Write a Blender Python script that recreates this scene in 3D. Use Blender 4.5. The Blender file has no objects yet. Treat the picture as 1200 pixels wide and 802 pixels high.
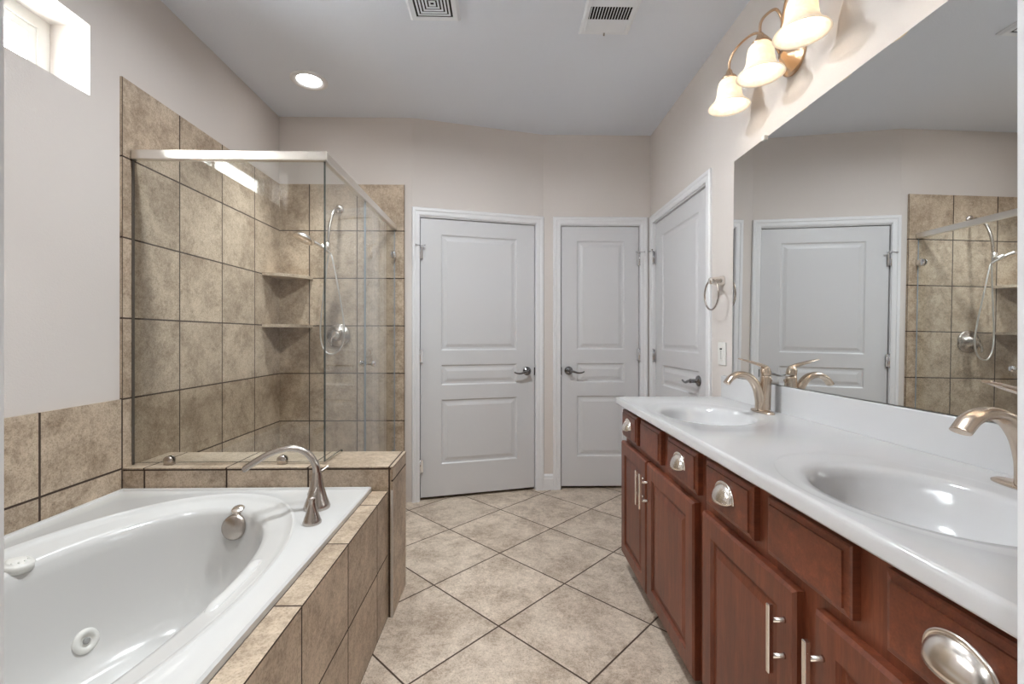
import bpy, bmesh, math, random
from mathutils import Matrix, Vector

random.seed(7)
SC = bpy.context.scene
COL = SC.collection
PI = math.pi
def R(d): return math.radians(d)

# ------------------------------------------------------------------ camera, world, exposure
cam = bpy.data.cameras.new('camera')
cam.sensor_width = 36.0
cam.lens = 36.0 * 530.0 / 1200.0
cam.shift_y = -6.0 / 1200.0
cam.clip_start = 0.02
cam_o = bpy.data.objects.new('camera', cam)
COL.objects.link(cam_o)
cam_o.location = (0, 0, 1.18)
cam_o.rotation_euler = (R(90), 0, R(-1.12))
SC.camera = cam_o

WORLD_STRENGTH = 24.0
CAN_POWER = 16.0
BED_FILL_POWER = 11.0  # strength of the added lamps beyond the entrance
BULB_POWER = 0.11
vs = SC.view_settings
vs.view_transform = 'Standard'
vs.look = 'None'
vs.gamma = 1.0
vs.use_curve_mapping = False
vs.exposure = 1.74
SC.display_settings.display_device = 'sRGB'

w = bpy.data.worlds.new('world')
SC.world = w
w.use_nodes = True
bg = w.node_tree.nodes['Background']
bg.inputs['Color'].default_value = (0.90, 0.96, 1.0, 1)
bg.inputs['Strength'].default_value = WORLD_STRENGTH
SC.cycles.max_bounces = 14
SC.cycles.diffuse_bounces = 7
SC.cycles.glossy_bounces = 6
SC.cycles.transparent_max_bounces = 24
SC.cycles.sample_clamp_indirect = 6.0
SC.cycles.caustics_reflective = False
SC.cycles.caustics_refractive = False

# ------------------------------------------------------------------ material helpers
def srgb(r, g, b):
    def f(c):
        c /= 255.0
        return c / 12.92 if c <= 0.04045 else ((c + 0.055) / 1.055) ** 2.4
    return (f(r), f(g), f(b), 1.0)

class NT:
    def __init__(self, name):
        self.m = bpy.data.materials.new(name)
        self.m.use_nodes = True
        self.t = self.m.node_tree
        self.b = self.t.nodes['Principled BSDF']
        self.out = self.t.nodes['Material Output']
    def n(self, typ, **kw):
        nd = self.t.nodes.new(typ)
        for k, v in kw.items(): setattr(nd, k, v)
        return nd
    def l(self, a, b): self.t.links.new(a, b)
    def put(self, sock, v):
        if hasattr(v, 'is_output'): self.l(v, sock)
        else: sock.default_value = v
    def math(self, op, a, b=None, c=None, clamp=False):
        nd = self.n('ShaderNodeMath', operation=op)
        nd.use_clamp = clamp
        self.put(nd.inputs[0], a)
        if b is not None: self.put(nd.inputs[1], b)
        if c is not None: self.put(nd.inputs[2], c)
        return nd.outputs[0]
    def vmath(self, op, a, b=None, out=0):
        nd = self.n('ShaderNodeVectorMath', operation=op)
        self.put(nd.inputs[0], a)
        if b is not None: self.put(nd.inputs[1], b)
        return nd.outputs[out]
    def noise(self, vec, scale, detail=4, rough=0.55, dist=0.0):
        nd = self.n('ShaderNodeTexNoise')
        if vec is not None: self.l(vec, nd.inputs['Vector'])
        nd.inputs['Scale'].default_value = scale
        nd.inputs['Detail'].default_value = detail
        nd.inputs['Roughness'].default_value = rough
        nd.inputs['Distortion'].default_value = dist
        return nd.outputs['Fac']
    def ramp(self, fac, stops):
        nd = self.n('ShaderNodeValToRGB')
        self.l(fac, nd.inputs[0])
        els = nd.color_ramp.elements
        while len(els) < len(stops): els.new(0.5)
        for e, (p, c) in zip(els, stops):
            e.position = p; e.color = c
        return nd.outputs[0]
    def mix(self, fac, a, b, blend='MIX'):
        nd = self.n('ShaderNodeMix', data_type='RGBA', blend_type=blend)
        self.put(nd.inputs[0], fac); self.put(nd.inputs[6], a); self.put(nd.inputs[7], b)
        return nd.outputs[2]
    def bump(self, h, strength, dist):
        nd = self.n('ShaderNodeBump')
        nd.inputs['Strength'].default_value = strength
        nd.inputs['Distance'].default_value = dist
        self.l(h, nd.inputs['Height'])
        self.l(nd.outputs[0], self.b.inputs['Normal'])
    def set(self, **kw):
        for k, v in kw.items(): self.put(self.b.inputs[k.replace('_', ' ')], v)
        return self

def paint(name, col, rough=0.6, tex=0.0, scale=160, dist=0.002):
    k = NT(name)
    k.set(Base_Color=col, Roughness=rough)
    if tex:
        tc = k.n('ShaderNodeTexCoord').outputs['Object']
        h = k.noise(tc, scale, 3, 0.6)
        k.bump(h, tex, dist)
    return k.m

def metal(name, col, rough):
    k = NT(name)
    k.set(Base_Color=col, Roughness=rough, Metallic=1.0)
    return k.m

def tile(name, per, off, light, dark, grout, gw=0.006, rot=False, tone=0.12, rough=0.42):
    """stone-look ceramic tile: per/off give the joint spacing and phase along each axis"""
    k = NT(name)
    geo = k.n('ShaderNodeNewGeometry')
    sp = k.n('ShaderNodeSeparateXYZ'); k.l(geo.outputs['Position'], sp.inputs[0])
    sn = k.n('ShaderNodeSeparateXYZ'); k.l(geo.outputs['True Normal'], sn.inputs[0])
    ax = [sp.outputs[0], sp.outputs[1], sp.outputs[2]]
    if rot:
        s = 1 / math.sqrt(2)
        ax = [k.math('MULTIPLY', k.math('ADD', sp.outputs[0], sp.outputs[1]), s),
              k.math('MULTIPLY', k.math('SUBTRACT', sp.outputs[0], sp.outputs[1]), s), sp.outputs[2]]
    ds, ids = [], []
    for i in range(3):
        rel = k.math('SUBTRACT', ax[i], off[i])
        d = k.math('PINGPONG', rel, per[i] / 2)
        away = k.math('GREATER_THAN', k.math('ABSOLUTE', sn.outputs[i]), 0.6)
        ds.append(k.math('ADD', d, away))
        fl = k.math('FLOOR', k.math('DIVIDE', rel, per[i]))
        ids.append(k.math('MULTIPLY', fl, k.math('SUBTRACT', 1.0, away)))
    dmin = k.math('MINIMUM', k.math('MINIMUM', ds[0], ds[1]), ds[2])
    mr = k.n('ShaderNodeMapRange'); k.l(dmin, mr.inputs[0])
    mr.inputs[1].default_value = gw * 0.38; mr.inputs[2].default_value = gw * 0.62
    face = mr.outputs[0]
    cb = k.n('ShaderNodeCombineXYZ')
    for i in range(3): k.l(ids[i], cb.inputs[i])
    wn = k.n('ShaderNodeTexWhiteNoise', noise_dimensions='3D'); k.l(cb.outputs[0], wn.inputs['Vector'])
    shift = k.vmath('SCALE', wn.outputs['Color']); shift.node.inputs['Scale'].default_value = 37.0
    vec = k.vmath('ADD', geo.outputs['Position'], shift)
    n1 = k.noise(vec, 6.5, 8, 0.68, 0.35)
    n2 = k.noise(vec, 34, 6, 0.74, 0.3)
    n4 = k.noise(vec, 95, 4, 0.7)
    n3 = k.noise(vec, 190, 3, 0.6)
    mx = k.math('ADD', k.math('ADD', k.math('MULTIPLY', n1, 0.38), k.math('MULTIPLY', n2, 0.34)), k.math('MULTIPLY', n4, 0.28))
    c = k.ramp(mx, [(0.40, dark), (0.5, tuple(0.45 * a + 0.55 * b for a, b in zip(dark, light))), (0.60, light)])
    vein = k.ramp(n1, [(0.475, (0.72, 0.68, 0.64, 1)), (0.5, (1, 1, 1, 1))])
    c = k.mix(0.25, c, k.mix(1.0, c, vein, 'MULTIPLY'))
    spk = k.ramp(n3, [(0.33, (0.72, 0.7, 0.68, 1)), (0.5, (1, 1, 1, 1))])
    c = k.mix(0.8, c, k.mix(1.0, c, spk, 'MULTIPLY'))
    tn = k.math('ADD', k.math('MULTIPLY', wn.outputs['Value'], tone), 1.0 - tone / 2)
    tcol = k.n('ShaderNodeCombineColor')
    for i in range(3): k.l(tn, tcol.inputs[i])
    c = k.mix(1.0, c, tcol.outputs[0], 'MULTIPLY')
    c = k.mix(face, grout, c)
    k.put(k.b.inputs['Base Color'], c)
    k.put(k.b.inputs['Roughness'], k.math('SUBTRACT', 0.9, k.math('MULTIPLY', face, 0.9 - rough)))
    h = k.math('ADD', k.math('MULTIPLY', face, 1.0), k.math('MULTIPLY', n2, 0.25))
    k.bump(h, 0.35, 0.003)
    return k.m

def wood(name, horiz):
    k = NT(name)
    tc = k.n('ShaderNodeTexCoord').outputs['Object']
    mp = k.n('ShaderNodeMapping'); k.l(tc, mp.inputs[0])
    mp.inputs['Scale'].default_value = (1.4, 14, 14) if horiz else (14, 14, 1.4)
    v = mp.outputs[0]
    n1 = k.noise(v, 2.2, 5, 0.6, 0.6)
    n2 = k.noise(v, 16, 4, 0.6)
    n3 = k.noise(tc, 3.0, 2, 0.5)
    f = k.math('ADD', k.math('ADD', k.math('MULTIPLY', n1, 0.45), k.math('MULTIPLY', n2, 0.25)), k.math('MULTIPLY', n3, 0.3))
    c = k.ramp(f, [(0.34, srgb(70, 33, 19)), (0.52, srgb(107, 54, 33)), (0.68, srgb(136, 74, 47))])
    k.set(Base_Color=c, Roughness=0.38)
    k.b.inputs['Coat Weight'].default_value = 0.1
    k.b.inputs['Coat Roughness'].default_value = 0.2
    k.bump(n2, 0.06, 0.001)
    return k.m

def white_grain(name, col):
    k = NT(name)
    tc = k.n('ShaderNodeTexCoord').outputs['Object']
    mp = k.n('ShaderNodeMapping'); k.l(tc, mp.inputs[0])
    mp.inputs['Scale'].default_value = (70, 70, 3.2)
    k.set(Base_Color=col, Roughness=0.38)
    k.bump(k.noise(mp.outputs[0], 2.0, 4, 0.6, 0.5), 0.12, 0.002)
    return k.m

def glass(name, tint):
    k = NT(name)
    t = k.t
    t.nodes.remove(k.b)
    geo = k.n('ShaderNodeNewGeometry')
    dt = k.vmath('DOT_PRODUCT', geo.outputs['Incoming'], geo.outputs['Normal'], out='Value')
    ct = k.math('ABSOLUTE', dt)
    f = k.math('POWER', k.math('SUBTRACT', 1.0, ct, clamp=True), 5.0)
    f = k.math('ADD', k.math('MULTIPLY', f, 0.945), 0.055)
    tr = k.n('ShaderNodeBsdfTransparent'); tr.inputs[0].default_value = tint
    gl = k.n('ShaderNodeBsdfGlossy'); gl.inputs['Roughness'].default_value = 0.0
    ms = k.n('ShaderNodeMixShader')
    k.l(f, ms.inputs[0]); k.l(tr.outputs[0], ms.inputs[1]); k.l(gl.outputs[0], ms.inputs[2])
    k.l(ms.outputs[0], k.out.inputs['Surface'])
    return k.m

def glow(name, col, strength, base=(0.9, 0.9, 0.9, 1), rough=0.3):
    k = NT(name)
    k.set(Base_Color=base, Roughness=rough)
    k.b.inputs['Emission Color'].default_value = col
    k.b.inputs['Emission Strength'].default_value = strength
    return k.m

def shade_glass(name):
    k = NT(name)
    t = k.t
    t.nodes.remove(k.b)
    tc = k.n('ShaderNodeTexCoord').outputs['Object']
    n = k.noise(tc, 26, 4, 0.6, 1.2)
    col = k.ramp(n, [(0.3, (1.0, 0.87, 0.68, 1)), (0.65, (1.0, 0.94, 0.83, 1))])
    df = k.n('ShaderNodeBsdfDiffuse'); k.l(col, df.inputs[0])
    tl = k.n('ShaderNodeBsdfTranslucent'); k.l(col, tl.inputs[0])
    gl = k.n('ShaderNodeBsdfGlossy'); gl.inputs['Roughness'].default_value = 0.25
    em = k.n('ShaderNodeEmission'); k.l(col, em.inputs[0]); em.inputs[1].default_value = 0.07
    m1 = k.n('ShaderNodeMixShader'); m1.inputs[0].default_value = 0.2
    k.l(df.outputs[0], m1.inputs[1]); k.l(tl.outputs[0], m1.inputs[2])
    m2 = k.n('ShaderNodeMixShader'); m2.inputs[0].default_value = 0.06
    k.l(m1.outputs[0], m2.inputs[1]); k.l(gl.outputs[0], m2.inputs[2])
    ad = k.n('ShaderNodeAddShader'); k.l(m2.outputs[0], ad.inputs[0]); k.l(em.outputs[0], ad.inputs[1])
    k.l(ad.outputs[0], k.out.inputs['Surface'])
    return k.m

M = {}
M['wall'] = paint('beige_wall_paint', srgb(212, 205, 200), 0.75, 0.22, 150, 0.003)
M['wall_darkened'] = paint('darkened_bedroom_paint', srgb(168, 164, 160), 0.8)  # unseen bedroom walls, darkened to cut the light through the entrance
M['ceiling'] = paint('grey_ceiling_paint', srgb(222, 227, 236), 0.9, 0.3, 110, 0.003)
M['trim'] = paint('white_trim_paint', srgb(226, 226, 228), 0.4)
M['door'] = white_grain('white_door_paint', srgb(208, 208, 210))
M['dark'] = paint('dark_gap', srgb(20, 18, 17), 0.9)
TL, TD, TG = srgb(206, 188, 166), srgb(150, 131, 111), srgb(62, 46, 36)
M['tile_shower'] = tile('shower_wall_tile', (0.335, 0.334, 0.337), (-0.701, 1.907, 0.584), TL, TD, TG, 0.007)
M['tile_tub'] = tile('tub_wall_tile', (9, 0.334, 0.337), (5, 1.573, 0.633), TL, TD, TG, 0.008)
M['tile_knee'] = tile('knee_wall_tile', (0.338, 9, 9), (-1.155, 5, 0.6255 - 9), TL, TD, TG, 0.007)
M['tile_end'] = tile('knee_end_tile', (9, 9, 9), (5, 5, 0.575 - 9), TL, TD, TG, 0.007)
M['tile_apron'] = tile('tub_apron_tile', (9, 0.326, 0.265), (5, 1.425, 0.265), TL, TD, TG, 0.006)
M['tile_floor'] = tile('floor_tile', (0.44, 0.44, 9), (2.449 / math.sqrt(2), -2.485 / math.sqrt(2), 5),
                       srgb(219, 204, 187), srgb(160, 142, 124), srgb(72, 55, 44), 0.007, rot=True, tone=0.1, rough=0.36)
M['stone'] = tile('shelf_stone', (9, 9, 9), (5, 5, 5), TL, TD, TG, 0.001)
M['carpet'] = paint('beige_carpet', srgb(188, 176, 160), 0.95, 0.5, 300, 0.004)
M['wood_v'] = wood('cherry_wood_upright', False)
M['wood_h'] = wood('cherry_wood_lengthwise', True)
M['marble'] = NT('white_cultured_marble').set(Base_Color=srgb(206, 206, 207), Roughness=0.14).m
M['acrylic'] = NT('white_tub_acrylic').set(Base_Color=srgb(205, 204, 202), Roughness=0.16).m
M['plastic'] = NT('white_plastic').set(Base_Color=srgb(222, 221, 216), Roughness=0.35).m
M['vent'] = NT('white_vent_enamel').set(Base_Color=srgb(228, 231, 236), Roughness=0.4).m
M['vinyl'] = NT('white_vinyl').set(Base_Color=srgb(232, 231, 226), Roughness=0.4).m
M['nickel'] = metal('warm_brushed_nickel', (0.66, 0.55, 0.45, 1), 0.26)
M['tubnickel'] = metal('dark_brushed_nickel', (0.5, 0.45, 0.41, 1), 0.26)
M['satin'] = metal('satin_nickel', (0.86, 0.81, 0.76, 1), 0.22)
M['chrome'] = metal('chrome', (0.8, 0.8, 0.82, 1), 0.06)
M['lever'] = metal('polished_lever_metal', (0.26, 0.26, 0.27, 1), 0.12)
M['rail'] = metal('brushed_rail_metal', (0.78, 0.74, 0.69, 1), 0.3)
M['copper'] = metal('brushed_copper_brass', (0.72, 0.5, 0.33, 1), 0.25)
M['mirror'] = metal('mirror_silver', (0.86, 0.88, 0.88, 1), 0.0)
M['mirror_edge'] = paint('mirror_dark_edge', srgb(58, 60, 60), 0.3)
M['glass'] = glass('clear_shower_glass', (0.972, 0.985, 0.978, 1))
M['pane'] = glass('window_glass', (0.98, 0.99, 0.99, 1))
M['glass_edge'] = paint('glass_dark_edge', srgb(54, 66, 62), 0.15)
M['shade'] = shade_glass('frosted_lit_shade')
M['bulb'] = glow('lit_bulb', (1.0, 0.92, 0.8, 1), 1.6)
M['lens'] = glow('lit_downlight_lens', (1.0, 0.98, 0.95, 1), 6.0)
M['hose'] = metal('steel_hose', (0.8, 0.8, 0.8, 1), 0.3)
M['glass_seal'] = paint('pale_glass_edge', srgb(150, 162, 172), 0.2)
M['channel'] = paint('bronze_channel', srgb(92, 84, 76), 0.4)
M['rubber'] = paint('grey_silicone', srgb(150, 150, 148), 0.5)
M['caulk'] = paint('white_caulk', srgb(214, 210, 204), 0.5)

# ------------------------------------------------------------------ mesh helpers
def bm_new(): return bmesh.new()

def box(bm, x0, x1, y0, y1, z0, z1, mi=0):
    v = [bm.verts.new(p) for p in ((x0, y0, z0), (x1, y0, z0), (x1, y1, z0), (x0, y1, z0),
                                   (x0, y0, z1), (x1, y0, z1), (x1, y1, z1), (x0, y1, z1))]
    fs = []
    for q in ((0, 3, 2, 1), (4, 5, 6, 7), (0, 1, 5, 4), (1, 2, 6, 5), (2, 3, 7, 6), (3, 0, 4, 7)):
        f = bm.faces.new([v[i] for i in q]); f.material_index = mi; fs.append(f)
    return fs

def bbox(bm, x0, x1, y0, y1, z0, z1, b=0.004, seg=2):
    """box with rounded edges"""
    t = bmesh.new()
    box(t, x0, x1, y0, y1, z0, z1)
    bmesh.ops.bevel(t, geom=t.edges[:], offset=b, segments=seg, profile=0.5, affect='EDGES')
    me = bpy.data.meshes.new('tmp'); t.to_mesh(me); t.free()
    bm.from_mesh(me); bpy.data.meshes.remove(me)

def rings(bm, rs, close_ends=(False, False), cyc=True):
    """skin a list of vertex rings"""
    vs_ = [[bm.verts.new(p) for p in r] for r in rs]
    n = len(vs_[0])
    for a, b in zip(vs_, vs_[1:]):
        for i in range(n if cyc else n - 1):
            j = (i + 1) % n
            f = bm.faces.new((a[i], a[j], b[j], b[i])); f.smooth = True
    if close_ends[0]: bm.faces.new(list(reversed(vs_[0])))
    if close_ends[1]: bm.faces.new(vs_[-1])
    return vs_

def lathe(bm, prof, mat=Matrix(), seg=32, caps=(True, True), sx=1.0, sy=1.0):
    rs = []
    for r, z in prof:
        rs.append([mat @ Vector((sx * max(r, 1e-4) * math.cos(2 * PI * i / seg), sy * max(r, 1e-4) * math.sin(2 * PI * i / seg), z)) for i in range(seg)])
    return rings(bm, rs, caps)

def T(x, y, z): return Matrix.Translation((x, y, z))
def axis_to(v):
    """matrix turning +Z onto v"""
    return Vector((0, 0, 1)).rotation_difference(Vector(v).normalized()).to_matrix().to_4x4()

def smooth_path(pts, n=8):
    P = [Vector(p) for p in pts]
    P = [2 * P[0] - P[1]] + P + [2 * P[-1] - P[-2]]
    out = []
    for i in range(1, len(P) - 2):
        a, b, c, d = P[i - 1:i + 3]
        for k in range(n):
            t = k / n
            out.append(0.5 * ((2 * b) + (c - a) * t + (2 * a - 5 * b + 4 * c - d) * t * t + (3 * b - a - 3 * c + d) * t ** 3))
    out.append(P[-2].copy())
    return out

def tube(bm, pts, r, seg=14, n=8, flat=1.0, up=(0, 0, 1), caps=True, smooth=True):
    """swept tube; r may be a number or one radius per given point; flat squashes it along its own 'up'"""
    path = smooth_path(pts, n) if smooth else [Vector(p) for p in pts]
    m = len(path)
    if not isinstance(r, (list, tuple)): rad = [r] * m
    else:
        rad = []
        for i in range(m):
            t = i / (m - 1) * (len(r) - 1); a = min(int(t), len(r) - 2); u = t - a
            rad.append(r[a] * (1 - u) + r[a + 1] * u)
    fl = flat if isinstance(flat, (list, tuple)) else [flat, flat]
    rs = []
    prev = None
    for i, p in enumerate(path):
        tan = (path[min(i + 1, m - 1)] - path[max(i - 1, 0)]).normalized()
        if prev is None:
            ref = Vector(up)
            if abs(ref.dot(tan)) > 0.97: ref = Vector((1, 0, 0)) if abs(tan.x) < 0.9 else Vector((0, 1, 0))
            nrm = (ref - tan * ref.dot(tan)).normalized()
        else:
            nrm = (prev - tan * prev.dot(tan)).normalized()
        prev = nrm
        bi = tan.cross(nrm)
        t = i / (m - 1) * (len(fl) - 1); a = min(int(t), len(fl) - 2); u = t - a
        f = fl[a] * (1 - u) + fl[a + 1] * u
        rs.append([p + nrm * (rad[i] * f * math.cos(2 * PI * k / seg)) + bi * (rad[i] * math.sin(2 * PI * k / seg)) for k in range(seg)])
    rings(bm, rs, (caps, caps))

def sphere(bm, c, r, sx=1, sy=1, sz=1, seg=20):
    prof = [(r * math.sin(PI * i / 12), -r * math.cos(PI * i / 12)) for i in range(13)]
    lathe(bm, prof, T(*c) @ Matrix.Diagonal((sx, sy, sz, 1)), seg)

def slab(bm, w, h, t, edge, panels=(), prof=(), x0=0.0, z0=0.0):
    """front with moulded panels: x 0..w, z 0..h, front at y=0 facing -y, back at y=t.
    edge: (inset, depth) steps from the outer side to the face; prof: (inset, depth) steps inside each panel"""
    def rect(i, y): return [(x0 + i, y, z0 + i), (x0 + w - i, y, z0 + i), (x0 + w - i, y, z0 + h - i), (x0 + i, y, z0 + h - i)]
    rr = [rect(0, t)] + [rect(i, y) for i, y in edge]
    V = [[bm.verts.new(p) for p in r] for r in rr]
    bm.faces.new(list(reversed(V[0])))
    for a, b in zip(V, V[1:]):
        for i in range(4):
            j = (i + 1) % 4
            bm.faces.new((a[i], a[j], b[j], b[i]))
    ins = edge[-1][0]
    xs = sorted({x0 + ins, x0 + w - ins} | {x0 + p[0] for p in panels} | {x0 + p[2] for p in panels})
    zs = sorted({z0 + ins, z0 + h - ins} | {z0 + p[1] for p in panels} | {z0 + p[3] for p in panels})
    for xa, xb in zip(xs, xs[1:]):
        for za, zb in zip(zs, zs[1:]):
            mx, mz = (xa + xb) / 2 - x0, (za + zb) / 2 - z0
            if any(p[0] < mx < p[2] and p[1] < mz < p[3] for p in panels): continue
            bm.faces.new([bm.verts.new(q) for q in ((xa, 0, za), (xb, 0, za), (xb, 0, zb), (xa, 0, zb))])
    for (pa, pb, pc, pd) in panels:
        prev = None
        for (i, y) in [(0, 0)] + list(prof):
            cur = [bm.verts.new(q) for q in ((x0 + pa + i, y, z0 + pb + i), (x0 + pc - i, y, z0 + pb + i), (x0 + pc - i, y, z0 + pd - i), (x0 + pa + i, y, z0 + pd - i))]
            if prev:
                for k in range(4):
                    j = (k + 1) % 4
                    bm.faces.new((prev[k], prev[j], cur[j], cur[k]))
            prev = cur
        bm.faces.new(prev)

def basin(bm, ell, rect=None, n=2.0, seg=96, floor=True, rz=None):
    """dished surface from ellipse rings (cx,cy,a,b,z), outermost first; rect=(x0,x1,y0,y1) adds the flat around it"""
    cx, cy, a, b, z = ell[0]
    ts = [2 * PI * i / seg for i in range(seg)]
    if rect:
        for sx, hx in ((1, rect[1] - cx), (-1, cx - rect[0])):
            for sy, hy in ((1, rect[3] - cy), (-1, cy - rect[2])):
                t = math.atan(((hy / b) / (hx / a)) ** (n / 2))
                t = t if (sx, sy) == (1, 1) else PI - t if (sx, sy) == (-1, 1) else PI + t if (sx, sy) == (-1, -1) else 2 * PI - t
                i = min(range(len(ts)), key=lambda q: abs(ts[q] - t))
                ts[i] = t
    def sp(t, a, b):
        c, s = math.cos(t), math.sin(t)
        return a * math.copysign(abs(c) ** (2 / n), c), b * math.copysign(abs(s) ** (2 / n), s)
    rs = []
    if rect:
        r0 = []
        for t in ts:
            dx, dy = sp(t, a, b)
            k = min(((rect[1] - cx) / dx) if dx > 1e-9 else ((rect[0] - cx) / dx) if dx < -1e-9 else 1e9,
                    ((rect[3] - cy) / dy) if dy > 1e-9 else ((rect[2] - cy) / dy) if dy < -1e-9 else 1e9)
            r0.append((cx + dx * k, cy + dy * k, z if rz is None else rz))
        rs.append(r0)
    for (ex, ey, ea, eb, ez) in ell:
        rs.append([(ex + sp(t, ea, eb)[0], ey + sp(t, ea, eb)[1], ez) for t in ts])
    V = rings(bm, rs, (False, floor))
    return V

# ------------------------------------------------------------------ object helpers
ROOT = {}
def obj(name, bm, mat, parent=None, local=False, smooth=None, mats=None):
    """link bm as ONE mesh; coordinates are world unless local, and are moved into the parent's frame"""
    me = bpy.data.meshes.new(name)
    if parent is not None and not local:
        bmesh.ops.transform(bm, matrix=ROOT[parent.name].inverted(), verts=bm.verts[:])
    bmesh.ops.recalc_face_normals(bm, faces=bm.faces[:])
    if smooth is not None:
        for f in bm.faces: f.smooth = smooth
    bm.to_mesh(me); bm.free()
    for mm in (mats or [mat]): me.materials.append(M[mm])
    o = bpy.data.objects.new(name, me)
    COL.objects.link(o)
    if parent is not None: o.parent = parent
    ROOT[o.name] = ROOT[parent.name] if parent is not None else Matrix()
    return o

def autosmooth(o, ang=40):
    me = o.data
    for p in me.polygons: p.use_smooth = True
    me.set_sharp_from_angle(angle=R(ang))
    return o

def tag(o, label, cat, group=None):
    o['label'] = label; o['category'] = cat
    if group: o['group'] = group
    return o

def thing(name, label, cat, loc=(0, 0, 0), rz=0.0, group=None, kind=None):
    o = bpy.data.objects.new(name, None)
    o.empty_display_size = 0.05
    COL.objects.link(o)
    o.location = loc; o.rotation_euler = (0, 0, rz)
    ROOT[o.name] = Matrix.Translation(loc) @ Matrix.Rotation(rz, 4, 'Z')
    if kind: o['kind'] = kind
    if label: tag(o, label, cat, group)
    return o

def struct(name, bm, mat, parent=None, mats=None, local=False):
    o = obj(name, bm, mat, parent, mats=mats, local=local)
    if parent is None: o['kind'] = 'structure'
    return o

def copy_tree(o, parent=None):
    c = o.copy(); COL.objects.link(c)
    if parent is not None: c.parent = parent
    for ch in list(o.children): copy_tree(ch, c)
    return c

# ------------------------------------------------------------------ dimensions
XL, XR = -1.590, 1.146            # side walls
YF = 0.36                         # face of the wall with the entrance
YS = 3.240                        # back wall of the shower
YB = 3.490                        # back wall
P1, P2 = Vector((-0.648, YS)), Vector((0.310, YB))   # slanted wall
H = 2.743
TH = 0.10
ANG = math.atan2(P2.y - P1.y, P2.x - P1.x)
WLEN = (P2 - P1).length
DX0, DX1 = -0.399, 0.430          # entrance opening
FT = 0.12                         # entrance wall thickness

# ------------------------------------------------------------------ structure
bm = bm_new(); box(bm, XL - 0.2, XR + 0.2, YF - FT, YB + 0.2, -0.08, 0); struct('floor', bm, 'tile_floor')
bm = bm_new(); box(bm, -2.6, 2.6, -2.6, YF - FT, -0.09, -0.004); struct('floor_bedroom', bm, 'carpet')
bm = bm_new(); box(bm, -2.6, 2.6, -1.9, -1.8, 0, 2.743); box(bm, -2.7, -2.6, -1.9, YF - FT, 0, 2.743); box(bm, 2.6, 2.7, -1.9, YF - FT, 0, 2.743); struct('wall_bedroom_added', bm, 'wall_darkened')  # added unseen walls, block the open sky behind the doorway
bm = bm_new(); box(bm, -2.7, 2.7, -1.9, YF - FT, 2.743, 2.8); struct('ceiling_bedroom_added', bm, 'ceiling')  # added unseen roof, reduces the fill coming through the entrance
bm = bm_new(); box(bm, -2.7, XL - 0.2, YF - FT - 0.05, YF - FT, 0, 2.743); box(bm, XR + 0.2, 2.7, YF - FT - 0.05, YF - FT, 0, 2.743); struct('wall_bedroom_front', bm, 'wall_darkened')
bm = bm_new(); box(bm, XL - 0.2, XR + 0.2, YF - FT, YB + 0.2, H, H + 0.08); struct('ceiling', bm, 'ceiling')

WY0, WY1, WZ0, WZ1 = 0.55, 1.772, 2.108, 2.380      # high window opening
bm = bm_new()
x0, x1 = XL - 0.20, XL
box(bm, x0, x1, YF - FT, WY0, 0, H); box(bm, x0, x1, WY1, YB + 0.1, 0, H)
box(bm, x0, x1, WY0, WY1, 0, WZ0); box(bm, x0, x1, WY0, WY1, WZ1, H)
struct('wall_left', bm, 'wall')

# right wall with a door opening
R0, R1, DH = 2.520, 3.425, 2.052
bm = bm_new()
box(bm, XR, XR + TH, YF - FT, R0, 0, H); box(bm, XR, XR + TH, R1, YB + TH, 0, H); box(bm, XR, XR + TH, R0, R1, DH, H)
struct('wall_right', bm, 'wall')

# back wall of the shower
bm = bm_new(); box(bm, XL - 0.2, P1.x, YS, YS + TH, 0, H); struct('wall_shower', bm, 'wall')
# slanted wall with a door opening
S0, S1 = 0.050, 0.930
bm = bm_new()
box(bm, 0, S0, 0, TH, 0, H); box(bm, S1, WLEN, 0, TH, 0, H); box(bm, S0, S1, 0, TH, DH, H)
bmesh.ops.transform(bm, matrix=T(P1.x, P1.y, 0) @ Matrix.Rotation(ANG, 4, 'Z'), verts=bm.verts[:])
struct('wall_slanted', bm, 'wall')
# back wall with a narrow door opening
B0, B1 = 0.444, 1.064
bm = bm_new()
box(bm, P2.x, B0, YB, YB + TH, 0, H); box(bm, B1, XR + TH, YB, YB + TH, 0, H); box(bm, B0, B1, YB, YB + TH, DH, H)
struct('wall_back', bm, 'wall')
# entrance wall
bm = bm_new()
box(bm, XL - 0.2, DX0 - 0.02, YF - FT, YF, 0, H); box(bm, DX1 + 0.02, XR + 0.2, YF - FT, YF, 0, H); box(bm, DX0 - 0.02, DX1 + 0.02, YF - FT, YF, 2.07, H)
struct('wall_front', bm, 'wall')
# entrance jamb and casing
bm = bm_new()
box(bm, DX0 - 0.02, DX0, YF - FT - 0.003, YF + 0.003, 0, 2.07); box(bm, DX1, DX1 + 0.02, YF - FT - 0.003, YF + 0.003, 0, 2.07)
box(bm, DX0, DX1, YF - FT - 0.003, YF + 0.003, 2.05, 2.07)
for s, x in ((-1, DX0), (1, DX1)):
    a, b = sorted((x + s * 0.006, x + s * 0.064))
    box(bm, a, b, YF, YF + 0.015, 0, 2.12); box(bm, a, b, YF - FT - 0.015, YF - FT, 0, 2.12)
box(bm, DX0 - 0.064, DX1 + 0.064, YF, YF + 0.015, 2.056, 2.12)
struct('trim_1', bm, 'trim')

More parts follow.
